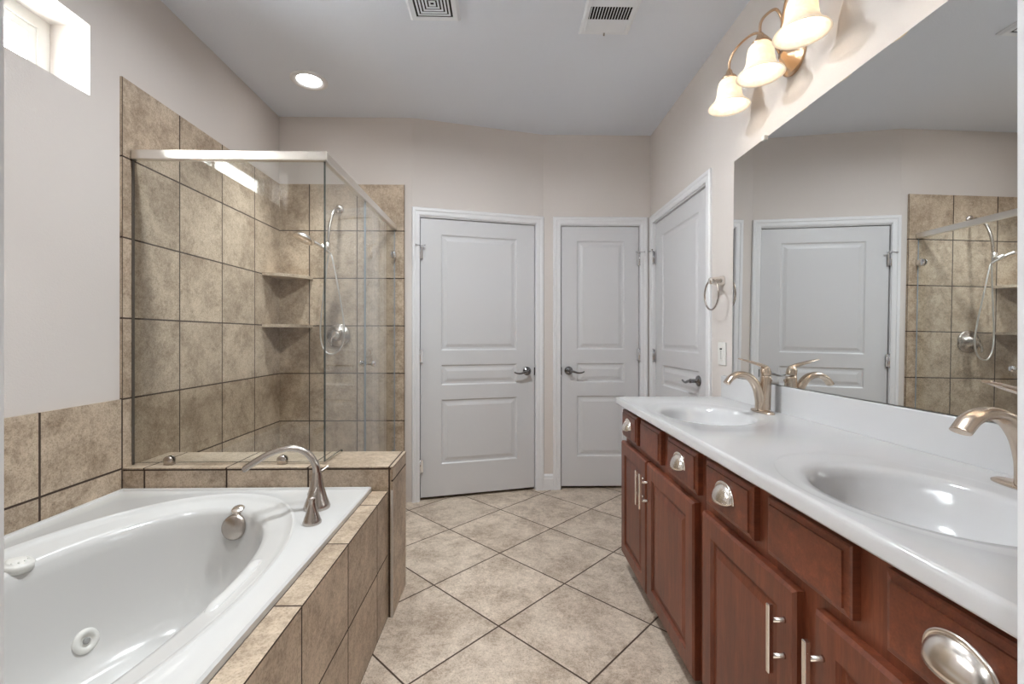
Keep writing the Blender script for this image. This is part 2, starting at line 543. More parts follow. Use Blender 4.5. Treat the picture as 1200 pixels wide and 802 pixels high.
def baseboard(name, length, loc, rz):
    bm = bm_new()
    prof = [(0, 0), (-0.014, 0), (-0.014, 0.085), (-0.010, 0.095), (-0.010, 0.108), (-0.004, 0.118), (0, 0.12)]
    a = [bm.verts.new((0, y, z)) for y, z in prof]; b = [bm.verts.new((length, y, z)) for y, z in prof]
    for i in range(len(prof) - 1): bm.faces.new((a[i], a[i + 1], b[i + 1], b[i]))
    bm.faces.new(a); bm.faces.new(list(reversed(b)))
    bmesh.ops.transform(bm, matrix=T(*loc) @ Matrix.Rotation(rz, 4, 'Z'), verts=bm.verts[:])
    struct(name, bm, 'trim')
baseboard('baseboard_back', 0.387 - 0.312, (0.312, YB, 0), 0)
baseboard('baseboard_right', 0.135, (XR, 2.455, 0), R(-90))

# tiled cladding of the shower and round the tub
bm = bm_new(); box(bm, XL, XL + 0.010, 1.907, YS, 0, 2.262); struct('wall_shower_tile', bm, 'tile_shower')
bm = bm_new(); box(bm, XL + 0.010, -0.701, YS - 0.012, YS, 0, 2.262); struct('wall_back_tile', bm, 'tile_shower')
bm = bm_new(); box(bm, XL, XL + 0.010, YF, 1.907, 0.40, 0.921); struct('wall_tub_tile', bm, 'tile_tub')
# knee wall between tub and shower
KX, KY0, KY1, KZ = -0.470, 1.912, 2.165, 0.634
bm = bm_new(); box(bm, XL + 0.010, KX, KY0, KY1, 0, KZ - 0.003)
box(bm, XL + 0.010, KX + 0.007, KY0 - 0.003, KY1 + 0.004, KZ - 0.006, KZ)
struct('wall_knee', bm, 'tile_knee')
bm = bm_new(); box(bm, KX, KX + 0.006, KY0 - 0.002, KY1, 0, KZ - 0.004); struct('wall_knee_end', bm, 'tile_end')
bm = bm_new(); box(bm, KX - 0.002, KX + 0.0065, KY0 - 0.0035, KY0 + 0.002, 0, 0.535); struct('trim_2', bm, 'caulk')
# curb under the shower door
bm = bm_new(); box(bm, -0.84, -0.70, KY1, YS - 0.012, 0, 0.10); struct('wall_curb', bm, 'tile_knee')
# tiled apron of the tub
AX = -0.485
bm = bm_new(); box(bm, -0.5505, AX, YF, KY0 - 0.004, 0, 0.532); struct('wall_apron', bm, 'tile_apron')

# ------------------------------------------------------------------ window
bm = bm_new()
wx0, wx1 = XL - 0.195, XL - 0.150
FW = 0.045
for (ya, yb, za, zb) in ((WY0 + FW, WY1 - FW, WZ0, WZ0 + FW), (WY0 + FW, WY1 - FW, WZ1 - FW, WZ1), (WY0, WY0 + FW, WZ0, WZ1), (WY1 - FW, WY1, WZ0, WZ1)):
    box(bm, wx0, wx1, ya, yb, za, zb)
win = struct('window_1', bm, 'vinyl')
ym = (WY0 + WY1) / 2
for ya, yb, dx in ((WY0 + FW, ym + 0.02, 0.0), (ym - 0.02, WY1 - FW, 0.016)):
    bm = bm_new()
    a, b, za, zb, s = wx0 + 0.006 + dx, wx0 + 0.022 + dx, WZ0 + FW, WZ1 - FW, 0.034
    for q in ((ya + s, yb - s, za, za + s), (ya + s, yb - s, zb - s, zb), (ya, ya + s, za, zb), (yb - s, yb, za, zb)):
        box(bm, a, b, *q)
    sash = obj('window_sash', bm, 'vinyl', win)
    bm = bm_new(); box(bm, a + 0.005, a + 0.009, ya + s, yb - s, za + s, zb - s)
    obj('window_pane', bm, 'pane', sash)

# ------------------------------------------------------------------ interior doors
PROF = [(0.006, 0.0), (0.016, 0.008), (0.030, 0.008), (0.052, 0.002)]
def lever_handle(root, side, x, z, y0=0.0):
    """rosette and curved lever in the door's own frame; side -1: the lever points to smaller x"""
    bm = bm_new()
    A = T(x, y0, z) @ axis_to((0, -1, 0))
    lathe(bm, [(0.033, 0.0), (0.033, 0.004), (0.028, 0.010), (0.016, 0.014), (0.012, 0.018), (0.012, 0.045), (0.014, 0.052), (0.010, 0.058)], A, 28)
    tube(bm, [(x, y0 - 0.05, z), (x + side * 0.03, y0 - 0.052, z - 0.004), (x + side * 0.065, y0 - 0.052, z - 0.014), (x + side * 0.095, y0 - 0.052, z - 0.012), (x + side * 0.115, y0 - 0.053, z - 0.004)],
         [0.009, 0.009, 0.0075, 0.006, 0.005], 12, 6)
    return obj('door_handle', bm, 'lever', root, local=True)

def hinge(root, x, z, stop=0):
    bm = bm_new()
    lathe(bm, [(0.006, -0.045), (0.006, 0.045)], T(x, -0.006, z), 12)
    for s in (-1, 1): lathe(bm, [(0.004, 0), (0.007, 0.002), (0.004, 0.006)], T(x, -0.006, z + s * 0.045) @ axis_to((0, 0, s)), 10)
    box(bm, x - 0.004, x + 0.020 * (1 if stop >= 0 else -1), 0.0, 0.002, z - 0.045, z + 0.045) if stop >= 0 else box(bm, x - 0.020, x + 0.004, 0.0, 0.002, z - 0.045, z + 0.045)
    o = obj('hinge', bm, 'chrome', root, local=True)
    if abs(stop) == 1:
        bm = bm_new(); z2 = z + 0.052
        for s in (-1, 1):
            tube(bm, [(x, -0.008, z2), (x + s * 0.028, -0.020, z2)], 0.003, 8, 2)
            lathe(bm, [(0.006, 0), (0.006, 0.008)], T(x + s * 0.028, -0.020, z2) @ axis_to((s, -0.5, 0)), 10)
        obj('door_stop', bm, 'chrome', o, local=True)
    return o

def interior_door(name, w0, w1, loc, rz, panel_m, hinge_left, lever_x, gap=0.020, c0=None, c1=None):
    """slab between w0 and w1 along the wall; casing and jamb are its children"""
    root = thing(name, None, None, loc, rz, kind='structure')
    w = w1 - w0
    rec = 0.014
    bm = bm_new()
    a, b = panel_m
    pans = [(a, 1.055, w - b, 1.912), (a, 0.801, w - b, 0.961), (a, 0.225, w - b, 0.708)]
    slab(bm, w - 0.008, 2.018, 0.036, [(0.0, 0.0015), (0.0015, 0.0)], pans, PROF, x0=0.0, z0=0.0)
    bmesh.ops.transform(bm, matrix=T(w0 + 0.004, rec, gap), verts=bm.verts[:])
    obj('door_panel', bm, 'door', root, local=True)
    # jamb + casing
    bm = bm_new()
    J = 0.012
    box(bm, w0 - J, w0 - 0.001, 0.0, TH, 0, DH + 0.004); box(bm, w1 + 0.001, w1 + J, 0.0, TH, 0, DH + 0.004); box(bm, w0 - 0.001, w1 + 0.001, 0.0, TH, DH - 0.010, DH + 0.004)
    obj('door_jamb', bm, 'trim', root, local=True)
    bm = bm_new()
    C = 0.058
    a0 = w0 - 0.004 - C if c0 is None else c0
    a1 = w1 + 0.004 + C if c1 is None else c1
    t0, t1 = DH - 0.002, DH + C
    # stepped casing profile: thin inner edge, thicker outer band, mitred
    prof = [(0.0, 0.0), (0.0, -0.009), (0.012, -0.012), (0.030, -0.012), (0.036, -0.017), (C - 0.006, -0.017), (C, -0.010), (C, 0.0)]
    xi0, xi1 = w0 - 0.004, w1 + 0.004
    kl, kr = (xi0 - a0) / C, (a1 - xi1) / C
    V = []
    for o_, y in prof:
        V.append([bm.verts.new(p) for p in ((xi0 - o_ * kl, y, 0), (xi0 - o_ * kl, y, t0 + o_), (xi1 + o_ * kr, y, t0 + o_), (xi1 + o_ * kr, y, 0))])
    for p, q in zip(V, V[1:]):
        for i in range(3): bm.faces.new((p[i], p[i + 1], q[i + 1], q[i]))
    obj('door_casing', bm, 'trim', root, local=True)
    # lever, hinges and latch plate
    lever_handle(root, 1 if hinge_left is False else -1, lever_x, 0.918, rec)
    hx = w0 + 0.001 if hinge_left else w1 - 0.001
    sg = 1 if hinge_left else -1
    hinge(root, hx, 1.785, sg)
    for z in (1.04, 0.25): hinge(root, hx, z, 2 * sg)
    bm = bm_new()
    lx = w1 - 0.004 if hinge_left else w0 + 0.004
    box(bm, lx - 0.003, lx + 0.003, rec - 0.008, rec + 0.02, 0.885, 0.945)
    obj('latch_plate', bm, 'dark', root, local=True)
    return root

interior_door('door_1', S0 + 0.004, S1 - 0.004, (P1.x, P1.y, 0), ANG, (0.142, 0.142), True, 0.862, c0=-0.004, c1=WLEN + 0.002)
interior_door('door_2', B0 + 0.004, B1 - 0.004, (0, YB, 0), 0, (0.114, 0.114), False, 0.508)
interior_door('door_3', 0.004, R1 - R0 - 0.004, (XR, R1, 0), R(-90), (0.135, 0.135), True, R1 - 2.630 - 0.03, c1=R1 - R0 + 0.058, c0=-0.056)

# added near-black sheets behind the doors, closing off stray light
bm = bm_new(); box(bm, -0.9, 1.6, YB + 0.14, YB + 0.16, 0, H); box(bm, XR + 0.14, XR + 0.16, 2.2, YB + 0.16, 0, H); box(bm, -0.92, -0.90, YS + TH, YB + 0.16, 0, H); box(bm, XR + TH, XR + 0.16, 2.18, 2.2, 0, H)
struct('blocker_beyond', bm, 'dark')

# ------------------------------------------------------------------ bathtub
TX0, TX1, TY0, TY1, TZ = XL + 0.010, -0.552, YF + 0.002, KY0 - 0.005, 0.546
tub = thing('bathtub', 'white oval drop-in whirlpool bathtub set in a tiled surround', 'bathtub', ((TX0 + TX1) / 2, (TY0 + TY1) / 2, 0))
bm = bm_new()
cx, cy = -1.068, 1.125
ell = [(cx, cy, 0.440, 0.722, TZ), (cx, cy, 0.436, 0.718, TZ + 0.003), (cx, cy, 0.428, 0.710, TZ + 0.002), (cx, cy, 0.420, 0.702, TZ - 0.006),
       (cx, cy, 0.400, 0.685, TZ - 0.014), (cx, cy, 0.355, 0.650, TZ - 0.024), (cx, cy, 0.338, 0.636, TZ - 0.031), (cx, cy, 0.328, 0.626, TZ - 0.047),
       (cx, cy, 0.322, 0.618, TZ - 0.085), (cx, cy, 0.312, 0.600, TZ - 0.18), (cx, cy, 0.298, 0.570, TZ - 0.28), (cx, cy, 0.278, 0.535, TZ - 0.36),
       (cx, cy, 0.245, 0.495, TZ - 0.405), (cx, cy, 0.20, 0.44, TZ - 0.418), (cx, cy, 0.10, 0.30, TZ - 0.424)]
# deck with a raised lip round its outer edge
rc = (TX0 + 0.02, TX1 - 0.02, TY0 + 0.02, TY1 - 0.02)
basin(bm, ell, rc, n=2.12, seg=128)
def rrect(x0, x1, y0, y1, z): return [(x0, y0, z), (x1, y0, z), (x1, y1, z), (x0, y1, z)]
rings(bm, [rrect(*rc, TZ), rrect(TX0 + 0.016, TX1 - 0.016, TY0 + 0.016, TY1 - 0.016, TZ + 0.006), rrect(TX0 + 0.006, TX1 - 0.006, TY0 + 0.006, TY1 - 0.006, TZ + 0.007),
           rrect(TX0, TX1, TY0, TY1, TZ + 0.002), rrect(TX0, TX1, TY0, TY1, TZ - 0.014), rrect(TX0 + 0.05, TX1 - 0.05, TY0 + 0.02, TY1 - 0.02, TZ - 0.014)])
tb = obj('tub_basin', bm, 'acrylic', tub)
autosmooth(tb, 38)
def tub_pt(t, k0, z=None):
    """point on a basin ring"""
    e = ell[k0]; n = 2.12
    c, s = math.cos(t), math.sin(t)
    return Vector((e[0] + e[2] * math.copysign(abs(c) ** (2 / n), c), e[1] + e[3] * math.copysign(abs(s) ** (2 / n), s), e[4]))
# overflow plate on the far end wall, with its trip knob above
p = Vector((-1.012, 1.738, TZ - 0.086)); nr = Vector((-0.05, -1, 0.16))
bm = bm_new(); lathe(bm, [(0.047, -0.02), (0.047, 0.012), (0.045, 0.022), (0.038, 0.027), (0.0, 0.028)], T(*p) @ axis_to(nr), 32)
obj('overflow_plate', bm, 'tubnickel', tub)
bm = bm_new(); lathe(bm, [(0.024, -0.006), (0.024, 0.004), (0.019, 0.009), (0.0, 0.011)], T(-1.018, 1.758, TZ - 0.031) @ axis_to((0, -0.35, 1)), 28)
obj('trip_knob', bm, 'satin', tub)
# whirlpool jets
for t, k in ((R(146), 10), (R(214), 10), (R(326), 10), (R(34), 10)):
    q = (tub_pt(t, k) + tub_pt(t, k + 1)) / 2; nr = Vector((-math.cos(t), -math.sin(t) * 0.4, 0.22))
    bm = bm_new(); lathe(bm, [(0.036, -0.006), (0.036, 0.004), (0.030, 0.008), (0.020, 0.008), (0.018, 0.002)], T(*q) @ axis_to(nr), 28)
    j = obj('jet', bm, 'plastic', tub)
    bm = bm_new(); lathe(bm, [(0.0095, 0.001), (0.0095, 0.007), (0.006, 0.0075)], T(*q) @ axis_to(nr), 18)
    obj('jet_nozzle', bm, 'rubber', j)
# air control knob on the rim
q = Vector((-1.404, 1.335, TZ - 0.026))
bm = bm_new(); lathe(bm, [(0.036, -0.012), (0.036, 0.006), (0.032, 0.010), (0.027, 0.010), (0.026, 0.013), (0.022, 0.015), (0.0, 0.016)], T(*q) @ axis_to((0.18, 0, 1)), 32)
for i in range(10):
    a = 2 * PI * i / 10; sphere(bm, (q.x + 0.022 * math.cos(a), q.y + 0.022 * math.sin(a), q.z + 0.013), 0.003, seg=8)
obj('air_control', bm, 'plastic', tub)
# moulded grip on the open side
bm = bm_new()
pts = [tub_pt(t, 5) for t in (R(20), R(17), R(11), R(5), R(-1), R(-4))]
pts = [Vector((v.x + 0.012, v.y, TZ - 0.025 + (0.004 if 0 < i < 5 else -0.014))) for i, v in enumerate(pts)]
tube(bm, pts, [0.010, 0.016, 0.017, 0.017, 0.016, 0.010], 14, 6, flat=0.5)
obj('grip', bm, 'acrylic', tub)
# drain
bm = bm_new(); lathe(bm, [(0.036, 0), (0.036, 0.004), (0.02, 0.006), (0.0, 0.006)], T(cx, 1.42, TZ - 0.4215), 24); obj('drain', bm, 'tubnickel', tub)

# roman tub faucet on the deck corner
tf = thing('tub_faucet', 'brushed nickel arched tub spout and cone handles on the bathtub deck', 'faucet', (-0.690, 1.690, TZ))
bx, by = -0.690, 1.690
bm = bm_new()
lathe(bm, [(0.046, 0), (0.047, 0.006), (0.043, 0.018), (0.034, 0.042), (0.025, 0.075), (0.0185, 0.11), (0.0155, 0.135)], T(bx, by, TZ), 28)
tube(bm, [(bx, by, TZ + 0.12), (bx - 0.006, by - 0.003, TZ + 0.165), (bx - 0.035, by - 0.008, TZ + 0.207), (bx - 0.085, by - 0.016, TZ + 0.226), (bx - 0.145, by - 0.026, TZ + 0.215), (bx - 0.20, by - 0.034, TZ + 0.186), (bx - 0.243, by - 0.040, TZ + 0.157)],
     [0.0150, 0.0138, 0.0140, 0.0155, 0.0175, 0.020, 0.0215], 18, 8, flat=[1.0, 0.9, 0.72, 0.6, 0.5])
autosmooth(obj('spout', bm, 'tubnickel', tf), 60)
def cone_handle(x, y, ang):
    bm = bm_new()
    lathe(bm, [(0.030, 0), (0.0305, 0.005), (0.027, 0.014), (0.019, 0.038), (0.0125, 0.062), (0.0105, 0.074), (0.0125, 0.082), (0.010, 0.088), (0.0, 0.090)], T(x, y, TZ), 26)
    dx, dy = math.cos(ang), math.sin(ang)
    tube(bm, [(x, y, TZ + 0.080), (x + dx * 0.030, y + dy * 0.030, TZ + 0.086), (x + dx * 0.062, y + dy * 0.062, TZ + 0.098)], [0.008, 0.0065, 0.005], 12, 5)
    autosmooth(obj('handle', bm, 'tubnickel', tf), 60)
cone_handle(-0.650, 1.552, R(100))
cone_handle(-0.755, 1.835, R(60))

# ------------------------------------------------------------------ shower enclosure
GY, GX, GZ = 1.960, -0.769, 1.945
PX0 = XL + 0.011
se = thing('shower_enclosure', 'frameless clear glass shower enclosure with a brushed metal header above the tub ledge', 'shower enclosure', ((PX0 + GX) / 2, 2.6, 0))
def pane(name, x0, x1, y0, y1, z0, z1, thin, edge='glass_edge'):
    bm = bm_new()
    fs = box(bm, x0, x1, y0, y1, z0, z1)
    for f in fs:
        f.normal_update()
        if abs(f.normal[thin]) < 0.5: f.material_index = 1
    return obj(name, bm, 'glass', se, mats=['glass', edge])
pane('front_panel', PX0, GX + 0.004, GY - 0.004, GY + 0.004, KZ + 0.010, GZ, 1)
# side panel, notched over the knee wall
bm = bm_new()
xs = (GX - 0.004, GX + 0.004)
out = [(GY + 0.005, KZ + 0.010), (KY1 + 0.006, KZ + 0.010), (KY1 + 0.006, 0.108), (2.530, 0.108), (2.530, GZ), (GY + 0.005, GZ)]
A = [bm.verts.new((xs[0], y, z)) for y, z in out]; B = [bm.verts.new((xs[1], y, z)) for y, z in out]
bm.faces.new(A); bm.faces.new(list(reversed(B)))
for i in range(6):
    f = bm.faces.new((A[i], A[(i + 1) % 6], B[(i + 1) % 6], B[i])); f.material_index = 2 if i == 3 else 1
obj('side_panel', bm, 'glass', se, mats=['glass', 'glass_edge', 'glass_seal'])
gd = pane('glass_door', GX - 0.004, GX + 0.004, 2.536, YS - 0.020, 0.115, GZ - 0.004, 0, 'glass_seal')
bm = bm_new()
bbox(bm, PX0, GX + 0.016, GY - 0.014, GY + 0.014, GZ - 0.010, GZ + 0.030, 0.003, 1)
bbox(bm, GX - 0.014, GX + 0.014, GY + 0.0, YS - 0.013, GZ - 0.010, GZ + 0.030, 0.003, 1)
obj('header_rail', bm, 'rail', se)
for x in (-1.425, -0.947):
    bm = bm_new()
    for s in (-1, 1):
        lathe(bm, [(0.020, 0), (0.020, 0.006), (0.016, 0.009), (0, 0.010)], T(x, GY + s * 0.004, KZ + 0.018) @ axis_to((0, s, 0)), 20)
    box(bm, x - 0.018, x + 0.018, GY - 0.011, GY + 0.011, KZ, KZ + 0.014)
    obj('clip', bm, 'tubnickel', se)
for z in (1.757, 0.36):
    bm = bm_new()
    for s in (-1, 1):
        lathe(bm, [(0.026, 0), (0.026, 0.008), (0.021, 0.013), (0, 0.014)], T(GX + s * 0.004, YS - 0.055, z) @ axis_to((s, 0, 0)), 22)
    bbox(bm, GX - 0.012, GX + 0.012, YS - 0.055, YS - 0.013, z - 0.020, z + 0.020, 0.003, 1)
    obj('hinge', bm, 'chrome', gd)
bm = bm_new()
for s in (-1, 1):
    lathe(bm, [(0.009, 0), (0.009, 0.016), (0.016, 0.020), (0.018, 0.034), (0.012, 0.042), (0, 0.043)], T(GX + s * 0.004, 2.575, 1.030) @ axis_to((s, 0, 0)), 22)
obj('knob', bm, 'chrome', gd)
bm = bm_new(); bbox(bm, PX0 - 0.001, PX0 + 0.004, GY - 0.006, GY + 0.006, KZ, GZ - 0.012, 0.001, 1); obj('wall_channel', bm, 'channel', se)

# corner shelves of stone
def shelf(z, label):
    bm = bm_new()
    x0, y0, r, t = XL + 0.0105, YS - 0.0125, 0.235, 0.020
    pts = [(x0, y0)] + [(x0 + r * math.sin(R(a)) * (1 - 0.10 * math.sin(R(2 * a))), y0 - r * math.cos(R(a)) * (1 - 0.10 * math.sin(R(2 * a)))) for a in range(0, 91, 6)]
    A = [bm.verts.new((x, y, z)) for x, y in pts]; B = [bm.verts.new((x, y, z + t)) for x, y in pts]
    bm.faces.new(list(reversed(A))); bm.faces.new(B)
    for i in range(len(pts)): bm.faces.new((A[i], A[(i + 1) % len(pts)], B[(i + 1) % len(pts)], B[i]))
    o = obj('corner_shelf', bm, 'stone'); tag(o, label, 'shelf')
shelf(1.585, 'upper stone corner shelf in the tiled shower')
shelf(1.245, 'lower stone corner shelf in the tiled shower')

# shower valve
SY = YS - 0.012
sv = thing('shower_valve', 'round brushed metal shower valve plate with lever on the tiled shower wall', 'shower valve', (-1.165, SY, 1.190))
bm = bm_new(); A = T(-1.165, SY, 1.190) @ axis_to((0, -1, 0))
lathe(bm, [(0.083, 0), (0.083, 0.004), (0.076, 0.010), (0.040, 0.016), (0.038, 0.030), (0.030, 0.034), (0.030, 0.060), (0.024, 0.066), (0, 0.067)], A, 36)
obj('escutcheon', bm, 'tubnickel', sv)
bm = bm_new(); tube(bm, [(-1.165, SY - 0.056, 1.190), (-1.185, SY - 0.064, 1.172), (-1.192, SY - 0.070, 1.140), (-1.186, SY - 0.074, 1.115)], [0.012, 0.010, 0.008, 0.006], 12, 6)
obj('lever', bm, 'tubnickel', sv)

# hand shower on its arm
hs = thing('hand_shower', 'metal hand shower on a wall arm with a looped steel hose', 'shower head', (-1.160, SY, 2.085))
bm = bm_new()
lathe(bm, [(0.032, 0), (0.032, 0.004), (0.022, 0.012), (0.012, 0.016)], T(-1.160, SY, 2.085) @ axis_to((0, -1, 0)), 24)
tube(bm, [(-1.160, SY, 2.085), (-1.163, SY - 0.05, 2.080), (-1.168, SY - 0.10, 2.03), (-1.180, SY - 0.130, 1.93), (-1.188, SY - 0.138, 1.815)], 0.0095, 12, 6)
obj('wall_arm', bm, 'tubnickel', hs)
bx, by, bz = -1.190, SY - 0.14, 1.785
bm = bm_new()
lathe(bm, [(0.018, -0.034), (0.021, -0.028), (0.021, 0.028), (0.018, 0.034)], T(bx, by, bz), 20)
lathe(bm, [(0.017, -0.02), (0.019, 0.0), (0.019, 0.028), (0.015, 0.034)], T(bx - 0.008, by - 0.022, bz - 0.008) @ axis_to((-0.6, -0.45, 0.35)), 18)
obj('bracket', bm, 'satin', hs)
bm = bm_new()
hd = Vector((bx - 0.115, by - 0.10, bz + 0.032))
tube(bm, [(bx + 0.024, by - 0.004, bz - 0.045), (bx - 0.004, by - 0.026, bz - 0.018), (bx - 0.05, by - 0.06, bz + 0.016), hd], [0.010, 0.012, 0.013, 0.018], 14, 6)
lathe(bm, [(0.020, 0.038), (0.050, 0.028), (0.068, 0.012), (0.070, 0.0), (0.062, -0.006), (0, -0.008)], T(*hd) @ axis_to((0.30, 0.28, 1)), 30)
autosmooth(obj('spray_head', bm, 'satin', hs), 45)
bm = bm_new()
tube(bm, [(bx + 0.008, by + 0.006, bz - 0.03), (bx - 0.010, by + 0.02, 1.68), (bx - 0.045, by + 0.04, 1.45), (bx - 0.068, by + 0.05, 1.24), (bx - 0.055, by + 0.05, 1.12), (bx - 0.005, by + 0.04, 1.063), (bx + 0.065, by + 0.03, 1.085),
          (bx + 0.105, by + 0.02, 1.18), (bx + 0.100, by + 0.01, 1.32), (bx + 0.070, by, 1.52), (bx + 0.036, by - 0.003, 1.70), (bx + 0.024, by - 0.004, bz - 0.045)], 0.0055, 10, 8)
obj('hose', bm, 'hose', hs)

# ------------------------------------------------------------------ vanity
FX = 0.605      # face of doors and drawer fronts
BX = 0.629      # face frame
CZ0, CZ = 0.837, 0.872
def front(name, ya, yb, z0, z1, mat, parent, raised):
    """a door or drawer front facing the room, from y=ya (far) to yb (near)"""
    w_, h_ = ya - yb, z1 - z0
    bm = bm_new()
    if raised:
        fr = 0.056
        slab(bm, w_, h_, 0.0238, [(0, 0.006), (0.006, 0.001), (0.007, 0.0)], [(fr, fr, w_ - fr, h_ - fr)],
             [(0.003, 0.0), (0.007, 0.009), (0.016, 0.009), (0.040, 0.0025)])
    else:
        slab(bm, w_, h_, 0.0238, [(0, 0.009), (0.003, 0.006), (0.014, 0.0035), (0.0145, 0.0), (0.015, 0.0)])
    bmesh.ops.transform(bm, matrix=T(FX, ya, z0) @ Matrix.Rotation(R(-90), 4, 'Z'), verts=bm.verts[:])
    # keep an origin at the front's own corner so that the grain differs from front to front
    return obj(name, bm, mat, parent)

def cup_pull(parent, y, z):
    bm = bm_new()
    a, d, hh = 0.047, 0.026, 0.026
    na, nb = 22, 8
    rs = []
    for i in range(nb + 1):
        be = PI / 2 * i / nb      # 0 at the drawer face (top), 90 deg at the front lip
        r = []
        for k in range(na + 1):
            al = PI * k / na
            yy = a * math.cos(al)
            s = math.sin(al)
            r.append((FX - 0.001 - d * (s ** 0.8) * math.sin(be), y + yy, z - 0.012 + (hh + 0.014) * (s ** 0.8) * math.cos(be) - 0.010 * s * math.sin(be)))
        rs.append(r)
    rings(bm, rs, cyc=False)
    rim = [(FX - 0.002, y + (a + 0.002) * math.cos(PI * k / 16), z - 0.013 + (hh + 0.018) * (max(math.sin(PI * k / 16), 0) ** 0.8)) for k in range(17)]
    tube(bm, rim, 0.0035, 8, 3)
    o = obj('pull', bm, 'satin', parent)
    autosmooth(o, 60)
    md = o.modifiers.new('thickness', 'SOLIDIFY'); md.thickness = 0.0015; md.offset = 0
    return o

def bar_pull(parent, y, z0, z1):
    bm = bm_new()
    x = FX - 0.032
    bbox(bm, x - 0.006, x + 0.006, y - 0.0055, y + 0.0055, z0, z1, 0.002, 2)
    for z in (z0 + (z1 - z0) * 0.24, z0 + (z1 - z0) * 0.76):
        lathe(bm, [(0.0065, 0), (0.005, 0.004), (0.005, 0.028)], T(FX, y, z) @ axis_to((-1, 0, 0)), 14)
    return obj('handle', bm, 'satin', parent)

def cabinet(y0, y1, label, drawers, falses, doors):
    root = thing('vanity_cabinet', label, 'cabinet', (0.88, (y0 + y1) / 2, 0), group=None)
    bm = bm_new()
    t = 0.018
    box(bm, BX, BX + t, y0, y1, 0.088, CZ0 - 0.001)
    box(bm, BX + t, XR - 0.001, y0, y0 + t, 0.088, CZ0 - 0.001); box(bm, BX + t, XR - 0.001, y1 - t, y1, 0.088, CZ0 - 0.001)
    box(bm, XR - 0.001 - t, XR - 0.001, y0 + t, y1 - t, 0.088, 0.70)
    box(bm, BX + t, XR - 0.001 - t, y0 + t, y1 - t, 0.088, 0.088 + t)
    box(bm, 0.70, XR - 0.001, y0, y1 - 0.004, 0.0, 0.088)
    obj('cabinet_body', bm, 'wood_v', root)
    for ya, yb in drawers:
        d = front('drawer', ya, yb, 0.680, 0.812, 'wood_h', root, False)
        cup_pull(d, (ya + yb) / 2, 0.750)
    for ya, yb in falses:
        front('false_front', ya, yb, 0.680, 0.812, 'wood_h', root, False)
    for ya, yb, hy in doors:
        d = front('door', ya, yb, 0.082, 0.650, 'wood_v', root, True)
        bar_pull(d, hy, 0.458, 0.606)
    return root
cabinet(1.392, 2.292, 'cherry wood vanity cabinet under the sink by the doors', [(2.298, 2.053), (1.667, 1.412)], [(1.999, 1.747)],
        [(2.308, 1.913, 1.935), (1.899, 1.431, 1.882)])
cabinet(0.364, 1.390, 'cherry wood vanity cabinet under the sink by the entrance', [(1.351, 1.095), (0.711, 0.460)], [(1.034, 0.783)],
        [(1.369, 0.929, 0.962), (0.871, 0.425, 0.845)])

# countertop with two integral bowls
CX0, CX1, CY0, CY1 = 0.580, XR - 0.001, YF + 0.002, 2.318
YM = 1.357
SNK = [(0.815, 1.830), (0.815, 0.885)]
ct = thing('vanity_countertop', 'glossy white cultured marble double sink countertop on the cherry wood cabinets', 'countertop', ((CX0 + CX1) / 2, (CY0 + CY1) / 2, CZ0))
def dish(c): return [(c[0], c[1], 0.212, 0.305, CZ)]
e = 0.010
bm = bm_new()
for c, ya, yb in ((SNK[1], CY0 + e, YM), (SNK[0], YM, CY1 - e)):
    basin(bm, [(c[0], c[1], 0.212, 0.305, CZ), (c[0], c[1], 0.208, 0.300, CZ - 0.0015)], (CX0 + e, CX1 - 0.02, ya, yb), n=2.0, seg=96, floor=False)
o0 = (CX0, CX1, CY0, CY1)
def grow(d, z): return rrect(CX0 + e - d, CX1 - 0.02 + (0.02 if d > 0 else 0), CY0 + e - d, CY1 - e + d, z)
rings(bm, [rrect(CX0 + e, CX1 - 0.02, CY0 + e, CY1 - e, CZ), grow(0.005, CZ - 0.0014), grow(0.0085, CZ - 0.005), grow(0.010, CZ - 0.011), grow(0.010, CZ0 + 0.004), grow(0.007, CZ0), grow(-0.05, CZ0)])
autosmooth(obj('slab', bm, 'marble', ct), 35)
for c in SNK:
    bm = bm_new()
    sx, sy = c
    basin(bm, [(sx, sy, 0.208, 0.300, CZ - 0.0015), (sx, sy, 0.200, 0.285, CZ - 0.0035), (sx, sy, 0.180, 0.250, CZ - 0.0065), (sx + 0.006, sy, 0.167, 0.222, CZ - 0.010),
               (sx + 0.008, sy, 0.160, 0.210, CZ - 0.018), (sx + 0.008, sy, 0.153, 0.200, CZ - 0.034), (sx + 0.008, sy, 0.138, 0.182, CZ - 0.075), (sx + 0.008, sy, 0.112, 0.150, CZ - 0.112),
               (sx + 0.008, sy, 0.075, 0.100, CZ - 0.132), (sx + 0.008, sy, 0.028, 0.030, CZ - 0.140)], None, n=2.0, seg=96)
    sk = obj('sink_bowl', bm, 'marble', ct)
    autosmooth(sk, 50)
    bm = bm_new(); lathe(bm, [(0.030, 0), (0.030, 0.003), (0.020, 0.005), (0.016, 0.010), (0, 0.011)], T(sx + 0.008, sy, CZ - 0.140), 24)
    obj('drain', bm, 'nickel', sk)
bm = bm_new(); bbox(bm, XR - 0.021, XR - 0.001, CY0, CY1, CZ - 0.002, 0.981, 0.004, 2); obj('backsplash', bm, 'marble', ct)

